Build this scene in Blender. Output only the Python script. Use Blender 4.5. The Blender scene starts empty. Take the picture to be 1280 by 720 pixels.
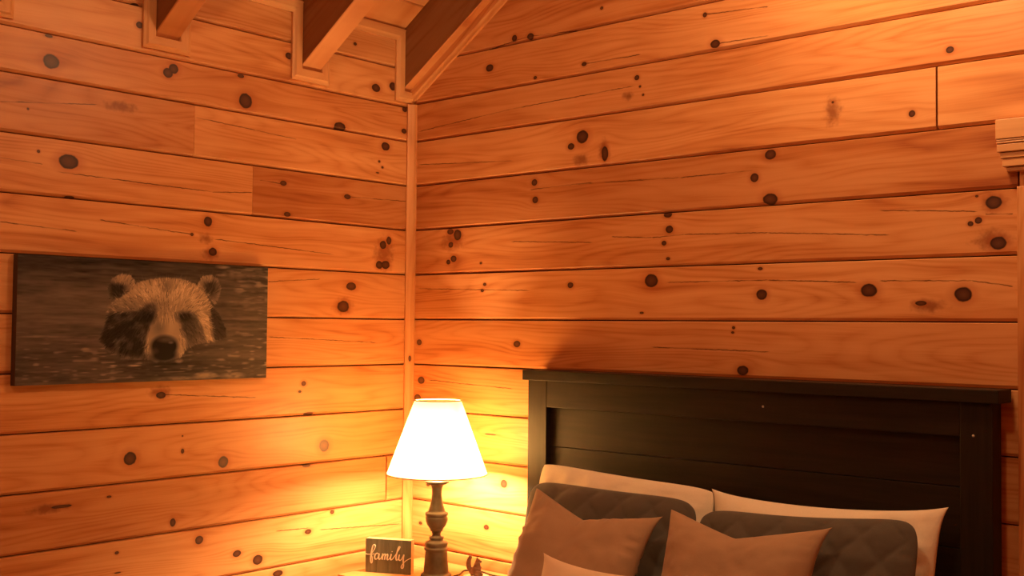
import bpy, bmesh, math, random
import numpy as np
from mathutils import Vector, Matrix, noise

scene = bpy.context.scene
C = scene.collection

# ------------------------------------------------------------------ camera
FOCAL_PX = 1407.5
cam_data = bpy.data.cameras.new('camera')
cam_data.sensor_fit = 'HORIZONTAL'
cam_data.sensor_width = 36.0
cam_data.lens = 36.0 * FOCAL_PX / 1280.0
cam_data.clip_start = 0.05
cam = bpy.data.objects.new('camera', cam_data)
C.objects.link(cam)
CR = Vector((0.74879066, 0.66273691, 0.00960897))
CU = Vector((0.01549788, -0.03199997, 0.99936771))
CF = Vector((-0.66262536, 0.74816829, 0.03423229))
cam.matrix_world = Matrix(((CR.x, CU.x, -CF.x, 3.2984), (CR.y, CU.y, -CF.y, -3.1082),
                           (CR.z, CU.z, -CF.z, 1.5659), (0, 0, 0, 1)))
scene.camera = cam

# ------------------------------------------------------------------ world, light levels, exposure
world = bpy.data.worlds.new('dusk')
scene.world = world
world.use_nodes = True
world.node_tree.nodes['Background'].inputs[0].default_value = (0.10, 0.14, 0.25, 1)
world.node_tree.nodes['Background'].inputs[1].default_value = 0.15
TABLE_LAMP_W = 82.0
TABLE_LAMP_COL = (1.0, 0.58, 0.24)
PENDANT_COL = (1.0, 0.56, 0.25)
# globe lamp under the ridge, then an added unseen fill globe: (x, y, z of the globe, watts)
PENDANTS_AND_FILL = [(2.08, -0.50, 2.86, 42.0), (2.2, -2.3, 3.05, 48.0)]
vs = scene.view_settings
vs.view_transform = 'Standard'
vs.look = 'None'
vs.exposure = 0.0
vs.gamma = 1.0
vs.use_curve_mapping = False
scene.cycles.use_denoising = True
scene.cycles.max_bounces = 8
scene.cycles.diffuse_bounces = 5
scene.cycles.sample_clamp_indirect = 6.0
scene.cycles.caustics_reflective = False
scene.cycles.caustics_refractive = False

R = math.radians
random.seed(7)

# ------------------------------------------------------------------ object helpers
def link(name, mesh, mat=None, parent=None, loc=(0, 0, 0), rot=(0, 0, 0)):
    o = bpy.data.objects.new(name, mesh)
    C.objects.link(o)
    o.location = loc
    o.rotation_euler = rot
    if parent is not None:
        o.parent = parent
    if mat is not None and mesh is not None:
        mesh.materials.clear()
        mesh.materials.append(mat)
    return o

def mesh_from(verts, faces, name='mesh', smooth=False):
    me = bpy.data.meshes.new(name)
    me.from_pydata([tuple(v) for v in verts], [], faces)
    me.validate()
    bm = bmesh.new(); bm.from_mesh(me)
    bmesh.ops.recalc_face_normals(bm, faces=bm.faces)
    bm.to_mesh(me); bm.free()
    if smooth:
        me.polygons.foreach_set('use_smooth', [True] * len(me.polygons))
    return me

def boxes_mesh(boxes, bevel=0.0, name='mesh'):
    """one mesh out of axis aligned boxes (x0,y0,z0,x1,y1,z1)"""
    bm = bmesh.new()
    for (x0, y0, z0, x1, y1, z1) in boxes:
        vs_ = [bm.verts.new(p) for p in ((x0,y0,z0),(x1,y0,z0),(x1,y1,z0),(x0,y1,z0),(x0,y0,z1),(x1,y0,z1),(x1,y1,z1),(x0,y1,z1))]
        for f in ((3,2,1,0),(4,5,6,7),(0,1,5,4),(1,2,6,5),(2,3,7,6),(3,0,4,7)):
            bm.faces.new([vs_[i] for i in f])
    if bevel > 0:
        bmesh.ops.bevel(bm, geom=list(bm.edges), offset=bevel, segments=2, affect='EDGES', profile=0.5)
    me = bpy.data.meshes.new(name); bm.to_mesh(me); bm.free()
    return me

def box(name, b, mat, parent=None, bevel=0.0, loc=(0, 0, 0), rot=(0, 0, 0)):
    return link(name, boxes_mesh([b], bevel, name), mat, parent, loc, rot)

def lathe(profile, segs=40, name='mesh', cap=True):
    """profile: list of (r,z) from bottom to top"""
    v, f = [], []
    n = len(profile)
    for (r, z) in profile:
        for i in range(segs):
            a = 2 * math.pi * i / segs
            v.append((r * math.cos(a), r * math.sin(a), z))
    for k in range(n - 1):
        for i in range(segs):
            j = (i + 1) % segs
            f.append((k*segs+i, k*segs+j, (k+1)*segs+j, (k+1)*segs+i))
    if cap:
        f.append(tuple(range(segs))[::-1]); f.append(tuple((n-1)*segs+i for i in range(segs)))
    me = mesh_from(v, f, name, True)
    return me

def tube(points, r, segs=8, name='mesh'):
    v, f = [], []
    pts = [Vector(p) for p in points]
    for k, p in enumerate(pts):
        d = (pts[min(k+1, len(pts)-1)] - pts[max(k-1, 0)]).normalized()
        a = d.orthogonal().normalized() if k == 0 else (a - d * a.dot(d)).normalized()
        b = d.cross(a)
        for i in range(segs):
            t = 2 * math.pi * i / segs
            v.append(p + (a * math.cos(t) + b * math.sin(t)) * r)
    for k in range(len(pts) - 1):
        for i in range(segs):
            j = (i + 1) % segs
            f.append((k*segs+i, k*segs+j, (k+1)*segs+j, (k+1)*segs+i))
    f.append(tuple(range(segs))[::-1]); f.append(tuple((len(pts)-1)*segs+i for i in range(segs)))
    return mesh_from(v, f, name, True)

def thing(name, label, cat, loc=(0, 0, 0), rotz=0.0, group=None):
    o = bpy.data.objects.new(name, None)
    C.objects.link(o)
    o.location = loc; o.rotation_euler = (0, 0, rotz)
    o.empty_display_size = 0.1
    return tag(o, label, cat, group)

def tag(o, label, cat, group=None):
    o['label'] = label; o['category'] = cat
    if group: o['group'] = group
    return o

def structure(o, label=None, cat=None):
    o['kind'] = 'structure'
    if label: o['label'] = label
    if cat: o['category'] = cat
    return o

# ------------------------------------------------------------------ node helpers
class NT:
    def __init__(self, name):
        self.mat = bpy.data.materials.new(name)
        self.mat.use_nodes = True
        self.t = self.mat.node_tree
        self.bsdf = self.t.nodes['Principled BSDF']
    def n(self, kind, **kw):
        nd = self.t.nodes.new(kind)
        for k, v in kw.items(): setattr(nd, k, v)
        return nd
    def put(self, sock, val):
        if isinstance(val, bpy.types.NodeSocket): self.t.links.new(val, sock)
        else: sock.default_value = val
    def math(self, op, a, b=None, c=None, clamp=False):
        nd = self.n('ShaderNodeMath', operation=op, use_clamp=clamp)
        self.put(nd.inputs[0], a)
        if b is not None: self.put(nd.inputs[1], b)
        if c is not None: self.put(nd.inputs[2], c)
        return nd.outputs[0]
    def vmath(self, op, a, b=None):
        nd = self.n('ShaderNodeVectorMath', operation=op)
        self.put(nd.inputs[0], a)
        if b is not None: self.put(nd.inputs[1], b)
        return nd.outputs['Value'] if op == 'LENGTH' else nd.outputs[0]
    def noise(self, vec, scale=1.0, detail=3.0, rough=0.5, dist=0.0):
        nd = self.n('ShaderNodeTexNoise')
        self.put(nd.inputs['Vector'], vec)
        nd.inputs['Scale'].default_value = scale; nd.inputs['Detail'].default_value = detail
        nd.inputs['Roughness'].default_value = rough; nd.inputs['Distortion'].default_value = dist
        return nd.outputs['Fac']
    def ramp(self, fac, stops, interp='LINEAR'):
        nd = self.n('ShaderNodeValToRGB')
        nd.color_ramp.interpolation = interp
        e = nd.color_ramp.elements
        while len(e) < len(stops): e.new(0.5)
        for el, (p, c) in zip(e, stops):
            el.position = p; el.color = (c[0], c[1], c[2], 1) if len(c) == 3 else c
        self.put(nd.inputs[0], fac)
        return nd.outputs[0]
    def maprange(self, v, a, b, c=0.0, d=1.0, smooth=False):
        nd = self.n('ShaderNodeMapRange', interpolation_type='SMOOTHSTEP' if smooth else 'LINEAR')
        self.put(nd.inputs[0], v)
        for i, x in zip((1, 2, 3, 4), (a, b, c, d)): nd.inputs[i].default_value = x
        return nd.outputs[0]
    def mix(self, fac, a, b, blend='MIX'):
        nd = self.n('ShaderNodeMix', data_type='RGBA', blend_type=blend)
        self.put(nd.inputs[0], fac)
        self.put(nd.inputs[6], a if isinstance(a, bpy.types.NodeSocket) else (*a, 1))
        self.put(nd.inputs[7], b if isinstance(b, bpy.types.NodeSocket) else (*b, 1))
        return nd.outputs[2]
    def bump(self, h, strength, dist=0.001):
        nd = self.n('ShaderNodeBump')
        nd.inputs['Strength'].default_value = strength; nd.inputs['Distance'].default_value = dist
        self.put(nd.inputs['Height'], h)
        self.put(self.bsdf.inputs['Normal'], nd.outputs[0])
    def coord(self, out='Object'):
        return self.n('ShaderNodeTexCoord').outputs[out]
    def done(self, color, rough=0.5, spec=0.5):
        self.put(self.bsdf.inputs['Base Color'], color if isinstance(color, bpy.types.NodeSocket) else (*color, 1))
        self.put(self.bsdf.inputs['Roughness'], rough)
        self.bsdf.inputs['Specular IOR Level'].default_value = spec
        return self.mat

PINE_LIGHT = (0.64, 0.315, 0.128)
PINE_MID = (0.55, 0.232, 0.080)
PINE_DARK = (0.38, 0.125, 0.040)

def pine(name, seed=0.0, tint=1.0, red=0.0, knots=(), faint=(), checks=(), axis='X', auto_knots=0.0, rough=0.36, wild=1.0, fresh=0.0):
    """varnished knotty pine. grain runs along the local axis; knots (u,v,ru,rv), checks (u0,v0,u1,v1) in local metres on the face"""
    m = NT(name)
    co = m.coord()
    sep = m.n('ShaderNodeSeparateXYZ'); m.put(sep.inputs[0], co)
    ax = {'X': (0, 2, 1), 'Y': (1, 2, 0), 'Z': (2, 0, 1)}[axis]
    u, v, w = (sep.outputs[i] for i in ax)
    # grain bends round the knots
    vv = v
    D = None
    DF = None
    cmb0 = m.n('ShaderNodeCombineXYZ')
    m.put(cmb0.inputs[0], u); m.put(cmb0.inputs[1], v); m.put(cmb0.inputs[2], seed)
    wob = m.math('SUBTRACT', m.noise(cmb0.outputs[0], 55, 2), 0.5)
    def kd(k, mul=1.0):
        du = m.math('DIVIDE', m.math('SUBTRACT', u, k[0]), max(k[2], .002) * mul)
        dv = m.math('DIVIDE', m.math('SUBTRACT', v, k[1]), max(k[3], .002) * mul)
        return du, dv
    for k in knots:
        du, dv = kd(k)
        d = m.math('SQRT', m.math('ADD', m.math('MULTIPLY', du, du), m.math('MULTIPLY', dv, dv)))
        D = d if D is None else m.math('MINIMUM', D, d)
        if k[2] > 0.008:
            g = m.math('ADD', m.math('MULTIPLY', m.math('MULTIPLY', du, du), 0.05), m.math('MULTIPLY', m.math('MULTIPLY', dv, dv), 0.16))
            fall = m.math('EXPONENT', m.math('MULTIPLY', g, -1.0))
            vv = m.math('SUBTRACT', vv, m.math('MULTIPLY', fall, m.math('MULTIPLY', dv, k[3] * 0.7)))
    for k in faint:
        du, dv = kd(k)
        d = m.math('SQRT', m.math('ADD', m.math('MULTIPLY', du, du), m.math('MULTIPLY', dv, dv)))
        DF = d if DF is None else m.math('MINIMUM', DF, d)
    # slow wander of the grain
    cw = m.n('ShaderNodeCombineXYZ')
    m.put(cw.inputs[0], m.math('MULTIPLY', u, 1.1)); m.put(cw.inputs[1], m.math('MULTIPLY', v, 3.0)); m.put(cw.inputs[2], seed + 4.3)
    wander = m.math('MULTIPLY', m.math('SUBTRACT', m.noise(cw.outputs[0], 1.0, 2.0), 0.5), 0.11 * wild)
    v2 = m.math('ADD', vv, wander)
    cg = m.n('ShaderNodeCombineXYZ')
    m.put(cg.inputs[0], m.math('MULTIPLY', u, 0.9)); m.put(cg.inputs[1], m.math('MULTIPLY', v2, 26.0))
    m.put(cg.inputs[2], m.math('ADD', m.math('MULTIPLY', w, 9.0), seed * 3.1))
    broad = m.noise(cg.outputs[0], 1.0, 3.0, 0.55, 0.3)
    cf = m.n('ShaderNodeCombineXYZ')
    m.put(cf.inputs[0], m.math('MULTIPLY', u, 5.0)); m.put(cf.inputs[1], m.math('MULTIPLY', v2, 230.0)); m.put(cf.inputs[2], seed)
    fine = m.noise(cf.outputs[0], 1.0, 2.0, 0.6)
    cb = m.n('ShaderNodeCombineXYZ')
    m.put(cb.inputs[0], m.math('MULTIPLY', u, 1.6)); m.put(cb.inputs[1], m.math('MULTIPLY', v, 5.0)); m.put(cb.inputs[2], seed * 1.7 + 9)
    blotch = m.noise(cb.outputs[0], 1.0, 3.0, 0.6)
    # growth rings: contour lines of a slow field, so they arch like flat-sawn figure
    cr = m.n('ShaderNodeCombineXYZ')
    m.put(cr.inputs[0], m.math('MULTIPLY', u, 0.75)); m.put(cr.inputs[1], m.math('MULTIPLY', v2, 7.0)); m.put(cr.inputs[2], seed * 0.9 + 2)
    flow = m.noise(cr.outputs[0], 1.0, 1.0, 0.4)
    rings = m.math('ABSOLUTE', m.math('SINE', m.math('MULTIPLY', m.math('ADD', flow, m.math('MULTIPLY', fine, 0.012)), 62.0)))
    f = m.math('ADD', m.math('ADD', m.math('MULTIPLY', broad, 0.42), m.math('MULTIPLY', fine, 0.14)), m.math('ADD', m.math('MULTIPLY', blotch, 0.44), m.math('MULTIPLY', rings, 0.085)))
    def tc(c):
        c = (c[0]*tint*(1-0.06*red), c[1]*tint*(1-0.30*red), c[2]*tint*(1-0.40*red))
        return tuple(ci*(1-fresh) + fi*fresh for ci, fi in zip(c, (0.62*tint, 0.36*tint, 0.17*tint)))
    col = m.ramp(f, [(0.38, tc(PINE_DARK)), (0.485, tc(PINE_MID)), (0.585, tc(PINE_LIGHT)), (0.69, tc((0.69, 0.36, 0.16)))])
    if auto_knots > 0:
        vo = m.n('ShaderNodeTexVoronoi'); vo.inputs['Scale'].default_value = auto_knots
        cv_ = m.n('ShaderNodeCombineXYZ')
        m.put(cv_.inputs[0], m.math('MULTIPLY', u, 0.55)); m.put(cv_.inputs[1], v); m.put(cv_.inputs[2], m.math('ADD', w, seed * 2.3))
        m.put(vo.inputs['Vector'], cv_.outputs[0])
        d = m.math('MULTIPLY', vo.outputs['Distance'], 13.0)
        D = d if D is None else m.math('MINIMUM', D, d)
    if DF is not None:
        dfn = m.math('ADD', DF, m.math('MULTIPLY', wob, 1.3))
        col = m.mix(m.maprange(dfn, 1.2, 0.15, 0.0, 0.80, True), col, (0.22*tint, 0.062*tint, 0.022*tint), 'MIX')
    if D is not None:
        dn = m.math('ADD', D, m.math('MULTIPLY', wob, 0.28))
        col = m.mix(m.maprange(dn, 2.3, 0.9, 0.0, 0.42, True), col, (0.36*tint, 0.085*tint, 0.024*tint))
        kc = m.ramp(m.math('MULTIPLY', dn, 0.8), [(0.0, (0.115, 0.042, 0.020)), (0.5, (0.080, 0.026, 0.013)), (0.74, (0.030, 0.010, 0.006)), (0.9, (0.10, 0.026, 0.010))])
        col = m.mix(m.maprange(dn, 1.13, 0.92, 0.0, 1.0, True), col, kc)
    cm = None
    for (u0, v0, u1, v1) in checks:
        t = m.math('DIVIDE', m.math('SUBTRACT', u, u0), u1 - u0)
        base = m.math('ADD', m.math('MULTIPLY', t, v1 - v0), v0)
        dd = m.math('ABSOLUTE', m.math('SUBTRACT', m.math('ADD', v, m.math('MULTIPLY', wob, 0.005)), base))
        out = m.math('MAXIMUM', m.math('SUBTRACT', m.math('ABSOLUTE', m.math('SUBTRACT', t, 0.5)), 0.48), 0.0)
        dd = m.math('ADD', dd, m.math('MULTIPLY', out, 0.05))
        cm = dd if cm is None else m.math('MINIMUM', cm, dd)
    if cm is not None:
        col = m.mix(m.math('MULTIPLY', m.maprange(cm, 0.0026, 0.0003, 0.0, 0.95, True), m.maprange(m.noise(cb.outputs[0], 7.0, 2.0), 0.36, 0.52, 0.35, 1.0)), col, (0.085, 0.020, 0.008))
    m.bump(m.math('ADD', m.math('MULTIPLY', fine, 0.35), broad), 0.18, 0.002)
    ro = m.math('ADD', rough - 0.06, m.math('MULTIPLY', fine, 0.14))
    return m.done(col, ro, 0.32)

def plain(name, col, rough=0.6, spec=0.4, grain=0.06, scale=60.0, bump=0.0):
    m = NT(name)
    nz = m.noise(m.coord(), scale, 4.0)
    c = m.mix(nz, tuple(x*(1-grain*2) for x in col), tuple(min(1, x*(1+grain*2)) for x in col))
    if bump: m.bump(nz, bump, 0.002)
    return m.done(c, rough, spec)

# ------------------------------------------------------------------ knot and check positions, metres on each wall board
LEFT_KNOTS = {
    3: [(-0.628,0.157,0.021,0.0113)],
    4: [(-0.384,0.168,0.0096,0.0074),(-0.953,0.141,0.0154,0.0134),(-0.802,0.074,0.0164,0.011),(-1.251,0.141,0.0068,0.005),(-0.715,0.04,0.0203,0.0168),(-0.495,0.11,0.0147,0.0087),(-1.247,0.078,0.011,0.0025)],
    5: [(-1.282,0.142,0.0081,0.0038),(-1.054,0.034,0.0104,0.0131),(-1.436,0.129,0.0329,0.0048),(-0.507,0.173,0.0183,0.0058)],
    6: [(-1.213,0.078,0.0209,0.0203),(-0.864,0.038,0.0192,0.0191),(-0.427,0.062,0.0226,0.0222),(-1.023,0.087,0.006,0.0079),(-1.024,0.137,0.003,0.0026)],
    7: [(-0.526,0.117,0.0109,0.0087),(-0.543,0.088,0.0072,0.0044),(-0.5,0.006,0.0221,0.0058),(-1.107,0.097,0.0175,0.0104)],
    9: [(-0.307,0.123,0.0237,0.0152),(-0.345,0.046,0.0273,0.0212)],
    10: [(-0.942,0.144,0.0157,0.0163),(-0.921,0.042,0.0158,0.0136),(-1.003,0.096,0.0061,0.0054),(-0.148,0.113,0.0167,0.0157),(-0.118,0.131,0.0127,0.0158),(-0.167,0.034,0.0166,0.0156),(-0.134,0.035,0.021,0.0157)],
    11: [(-1.439,0.112,0.0307,0.0221),(-1.431,0.003,0.0154,0.0049),(-1.534,0.132,0.0049,0.0048),(-0.632,0.128,0.0141,0.0087),(-0.333,0.107,0.0157,0.0091),(-0.612,0.017,0.0142,0.0087)],
    12: [(-0.142,0.145,0.021,0.0158),(-0.174,0.082,0.0062,0.0047),(-0.157,0.061,0.0063,0.0047),(-0.182,0.037,0.0083,0.0031),(-1.569,0.077,0.0036,0.0036)],
    13: [(-1.502,0.054,0.0249,0.0219),(-1.105,0.089,0.0177,0.0159),(-1.085,0.106,0.0178,0.0159),(-0.799,0.044,0.0266,0.0253),(-0.374,0.011,0.0272,0.0182),(-0.821,0.128,0.0132,0.007),(-1.511,0.13,0.0124,0.0049),(-0.042,0.128,0.0131,0.0096),(-0.045,0.041,0.013,0.0096)],
    14: [(-1.212,0.088,0.0113,0.0104),(-0.196,0.052,0.0207,0.0157),(-0.617,0.099,0.0143,0.0116),(-0.108,0.073,0.017,0.0159)],
    15: [(-1.225,0.001,0.0141,0.0052),(-0.305,0.054,0.008,0.0062)],
}
LEFT_FAINT = {
    5: [(-1.479,0.127,0.0745,0.0168)],
    7: [(-1.111,0.108,0.0466,0.0234)],
    9: [(-0.345,0.046,0.0507,0.0363)],
    10: [(-0.95,0.086,0.0281,0.0217),(-0.933,0.033,0.0314,0.0217),(-0.143,0.076,0.0587,0.069)],
    12: [(-1.273,0.13,0.0659,0.0204)],
    13: [(-0.488,0.022,0.0004,0.0003)],
}
LEFT_CHECKS = {
    4: [(-0.638,0.13,-0.496,0.123),(-0.44,0.11,-0.039,0.081)],
    7: [(-1.096,0.099,-0.734,0.074)],
    8: [(-0.687,0.109,-0.178,0.087)],
    9: [(-0.691,0.127,-0.458,0.145)],
    10: [(-1.644,0.09,-1.41,0.078),(-1.332,0.119,-1.195,0.109),(-1.195,0.109,-1.003,0.096),(-0.909,0.086,-0.403,0.062)],
    11: [(-1.649,0.1,-1.521,0.095),(-1.466,0.077,-0.928,0.068),(-0.928,0.068,-0.766,0.081),(-0.733,0.129,-0.632,0.125),(-0.333,0.107,-0.018,0.117)],
    12: [(-0.996,0.135,-0.754,0.125),(-0.754,0.125,-0.578,0.116),(-1.653,0.086,-1.354,0.123)],
}
BACK_KNOTS = {
    4: [(0.429,0.117,0.0122,0.0089),(0.076,0.089,0.009,0.0062)],
    5: [(0.515,0.108,0.0158,0.0146),(0.116,0.065,0.009,0.0062)],
    6: [(0.445,0.107,0.0284,0.003)],
    7: [(0.07,0.116,0.0182,0.0142),(0.051,0.047,0.0183,0.0127)],
    8: [(0.572,0.09,0.0156,0.0117),(1.476,0.157,0.0057,0.005),(1.473,0.142,0.0057,0.0038),(1.509,0.024,0.0197,0.0149),(0.056,0.088,0.0137,0.0111)],
    9: [(1.164,0.133,0.0256,0.0213),(0.821,0.124,0.0126,0.0099),(1.569,0.162,0.0083,0.0049),(1.574,0.082,0.0179,0.016),(1.919,0.09,0.024,0.0184),(2.187,0.075,0.0236,0.0196),(2.07,0.052,0.0158,0.0067),(0.396,0.111,0.0083,0.006),(1.126,0.026,0.0081,0.004),(0.408,0.134,0.0082,0.006)],
    10: [(1.229,0.171,0.0157,0.0093),(1.235,0.122,0.0141,0.0119),(1.214,0.078,0.0095,0.0079),(1.23,0.026,0.0078,0.0053),(2.268,0.143,0.0208,0.0172),(2.228,0.097,0.0095,0.0087),(2.207,0.089,0.0075,0.0065),(2.28,0.033,0.0206,0.0171),(0.223,0.164,0.0175,0.0109),(0.262,0.15,0.0194,0.0201),(0.226,0.113,0.0131,0.0109),(0.214,0.046,0.0109,0.0093),(0.242,0.058,0.0152,0.0124),(2.224,0.163,0.0042,0.0033),(0.387,0.037,0.0062,0.0046)],
    11: [(0.65,0.145,0.0134,0.0117),(0.654,0.081,0.0134,0.0117),(1.548,0.09,0.014,0.0137),(1.603,0.157,0.0191,0.0149),(1.603,0.019,0.0246,0.0173)],
    12: [(0.869,0.111,0.0249,0.0226),(0.819,0.082,0.0145,0.0114),(0.968,0.042,0.0138,0.025),(2.046,0.053,0.0092,0.0091),(1.808,0.115,0.0038,0.0036)],
    13: [(2.153,0.04,0.011,0.0089),(1.101,0.11,0.0099,0.0082),(1.114,0.078,0.0049,0.0041),(1.127,0.048,0.0049,0.0041)],
    14: [(1.367,0.124,0.0075,0.0078),(1.406,0.023,0.0177,0.0129),(0.874,0.037,0.0107,0.0071),(0.649,0.02,0.0077,0.0059),(0.422,0.089,0.0186,0.0138)],
    15: [(0.95,0.061,0.007,0.0056),(0.546,0.021,0.0119,0.012),(0.624,0.015,0.0155,0.0119)],
}
BACK_FAINT = {
    9: [(2.09,0.045,0.0537,0.0222)],
    10: [(2.263,0.042,0.0541,0.0301),(2.268,0.143,0.0353,0.0258),(0.237,0.131,0.0609,0.0435)],
    12: [(0.866,0.029,0.0392,0.0254),(0.964,0.054,0.0276,0.0389),(1.806,0.087,0.0304,0.0477)],
    13: [(1.065,0.052,0.0267,0.0165)],
}
BACK_CHECKS = {
    7: [(0.109,0.119,0.55,0.103)],
    8: [(1.168,0.09,1.596,0.084)],
    9: [(0.048,0.123,0.624,0.108),(1.23,0.126,1.596,0.126),(1.596,0.126,1.88,0.114),(1.952,0.117,2.21,0.112),(2.21,0.112,2.316,0.095)],
    10: [(0.543,0.112,0.915,0.093),(1.001,0.109,1.166,0.098),(1.166,0.098,1.291,0.103),(1.291,0.103,1.595,0.094),(1.595,0.094,1.976,0.069),(1.952,0.141,2.222,0.122),(2.247,0.112,2.317,0.11)],
    11: [(0.631,0.12,0.913,0.125),(0.842,0.124,1.275,0.112),(1.275,0.112,1.54,0.113)],
    12: [(0.048,0.085,0.539,0.056)],
    13: [(0.046,0.042,0.537,0.072),(0.537,0.072,1.081,0.083)],
    14: [(1.406,0.023,1.594,0.018),(0.874,0.037,1.113,0.034),(1.367,0.125,1.594,0.11)],
    15: [(0.329,-0.006,0.612,0.016),(0.612,0.016,0.837,0.002)],
}

ROWS = [0, .166, .344, .522, .70, .878, 1.056, 1.234, 1.412, 1.59, 1.768, 1.946, 2.124, 2.302]
LEFT_Z = ROWS + [2.44, 2.59, 2.745]
BACK_Z = ROWS + [2.455, 2.616, 2.79, 2.968, 3.146, 3.324, 3.502, 3.68, 3.858, 4.036, 4.17]

SLOPE = 0.65
ROOM_X, ROOM_Y = 4.4, -4.3
RIDGE_X = 2.2
DECK_Z = 2.745           # underside of the roof boards at the left wall
RAFT_Z = 2.503           # underside of the rafters at the left wall
PITCH = math.atan(SLOPE)

def deck_z(x):
    return DECK_Z + SLOPE * (x if x < RIDGE_X else 2 * RIDGE_X - x)

def plank_mesh(L, h, slant0=0.0, slant1=0.0, thick=0.02, low=0.0105, lowd=0.008, top=0.004, topd=0.004):
    """V-joint board: x 0..L, z 0..h, face at y=0 looking to -y; slants shift the ends with height"""
    g = 0.0019
    prof = [(thick, g), (lowd, g), (0.0, low), (0.0, h - top), (topd, h - g), (thick, h - g)]
    v = []
    for e in (0, 1):
        for (y, z) in prof:
            x = (0.0006 + slant0 * z) if e == 0 else (L - 0.0006 + slant1 * z)
            v.append((x, y, z))
    n = len(prof)
    f = [tuple(range(n)), tuple(range(2*n-1, n-1, -1))]
    for i in range(n):
        j = (i + 1) % n
        f.append((i, j, n+j, n+i))
    return mesh_from(v, f, 'plank')

def local_marks(tab, row, u0, u1):
    return [k for k in tab.get(row, []) if u0 - 0.02 <= k[0] <= u1 + 0.02]

def add_plank(parent, wall, row, z0, h, u0, u1, tint, red, marks, s0=0.0, s1=0.0, seed=None, auto=0.0, wild=1.0):
    K, Fm, X = marks
    kn = [(k[0]-u0, k[1], k[2], k[3]) for k in local_marks(K, row, u0, u1)]
    fa = [(k[0]-u0, k[1], k[2], k[3]) for k in local_marks(Fm, row, u0, u1)]
    ch = [(c[0]-u0, c[1], c[2]-u0, c[3]) for c in X.get(row, []) if u0 - 0.02 <= (c[0]+c[2])/2 <= u1 + 0.02]
    seed = seed if seed is not None else random.uniform(0, 60)
    mat = pine('pine_board', seed, tint, red, kn, fa, ch, auto_knots=auto, wild=wild)
    me = plank_mesh(u1 - u0, h, s0, s1)
    if wall == 'back':
        return link('plank', me, mat, parent, (u0, 0, z0))
    return link('plank', me, mat, parent, (0, u0, z0), (0, 0, R(90)))

# ------------------------------------------------------------------ floor
floor_mat = pine('floor_pine', 3.0, 0.8, 0.2, auto_knots=3.0)
back_mat = plain('dark_gap', (0.05, 0.018, 0.008), 0.9, 0.1)
floor = structure(box('floor', (-0.12, ROOM_Y-0.12, -0.12, ROOM_X+0.12, 0.12, -0.02), back_mat))
fp = boxes_mesh([(0, ROOM_Y, 0, 0.1385, 0, 0.02)], 0.0, 'floor_plank')
for i in range(int(ROOM_X / 0.14)):
    link('plank', fp, floor_mat, floor, (i * 0.14 + 0.001, 0, -0.02))

# ------------------------------------------------------------------ wall_left (eave wall, face x = 0)
wall_left = structure(box('wall_left', (-0.12, ROOM_Y-0.12, -0.02, -0.021, 0.12, 2.745), back_mat))
LM = (LEFT_KNOTS, LEFT_FAINT, LEFT_CHECKS)
NOM = ({}, {}, {})
# breaks: row -> [(u0, u1, tint, red)]
left_rows = {
    13: [(-2.6, 0, 1.00, 0.20)],
    12: [(-3.4, -1.002, 0.90, 0.35), (-1.002, 0, 1.06, 0.0)],
    11: [(-2.9, -0.763, 1.04, 0.05), (-0.763, 0, 0.78, 0.55)],
    10: [(-3.2, 0, 1.08, 0.0)],
    9: [(-2.4, 0, 1.06, 0.0)],
    8: [(-3.0, 0, 1.06, 0.0)],
    7: [(-2.2, 0, 1.04, 0.05)],
    6: [(-3.1, 0, 0.98, 0.15)],
    5: [(-2.5, -0.118, 0.88, 0.3), (-0.112, 0, 0.98, 0.1)],
    4: [(-3.2, 0, 0.98, 0.1)],
    14: [(-2.1, 0, 1.08, -0.05)],
    15: [(-2.1, 0, 0.98, 0.05)],
}
for r in range(len(LEFT_Z) - 1):
    z0, z1 = LEFT_Z[r], LEFT_Z[r+1]
    segs = left_rows.get(r, [(-2.7, 0, 1.0, 0.1)])
    for (u0, u1, t, rd) in segs:
        add_plank(wall_left, 'left', r, z0, z1 - z0, u0, u1, t, rd, LM, seed=r * 3.7 + u0, wild=0.8)
    add_plank(wall_left, 'left', r, z0, z1 - z0, ROOM_Y, segs[0][0], 0.98, 0.1, NOM, auto=2.2, seed=r * 1.9)

# ------------------------------------------------------------------ wall_back (gable wall behind the bed, face y = 0)
WX0, WX1, WZ0, WZ1 = 2.331, 3.36, 0.62, 1.98      # window opening with its casing
gv = []
for y in (0.021, 0.12):
    gv += [(-0.12, y, -0.02), (ROOM_X+0.12, y, -0.02), (ROOM_X+0.12, y, 2.70), (RIDGE_X, y, 4.13), (-0.12, y, 2.70)]
def slab_with_hole():
    b = []
    b.append((-0.12, 0.021, -0.02, WX0+0.09, 0.12, 2.70))
    b.append((WX1-0.09, 0.021, -0.02, ROOM_X+0.12, 0.12, 2.70))
    b.append((WX0+0.09, 0.021, -0.02, WX1-0.09, 0.12, WZ0+0.05))
    b.append((WX0+0.09, 0.021, WZ1-0.12, WX1-0.09, 0.12, 2.70))
    bm = bmesh.new(); bm.from_mesh(boxes_mesh(b))
    a = [bm.verts.new((x, y, z)) for y in (0.021, 0.12) for (x, z) in ((-0.05, 2.70), (ROOM_X+0.05, 2.70), (RIDGE_X, 4.15))]
    bm.faces.new((a[0], a[1], a[2])); bm.faces.new((a[5], a[4], a[3]))
    bm.faces.new((a[0], a[2], a[5], a[3])); bm.faces.new((a[2], a[1], a[4], a[5])); bm.faces.new((a[1], a[0], a[3], a[4]))
    me = bpy.data.meshes.new('wall_back'); bm.to_mesh(me); bm.free()
    return me
wall_back = structure(link('wall_back', slab_with_hole(), back_mat))
BM = (BACK_KNOTS, BACK_FAINT, BACK_CHECKS)
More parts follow.
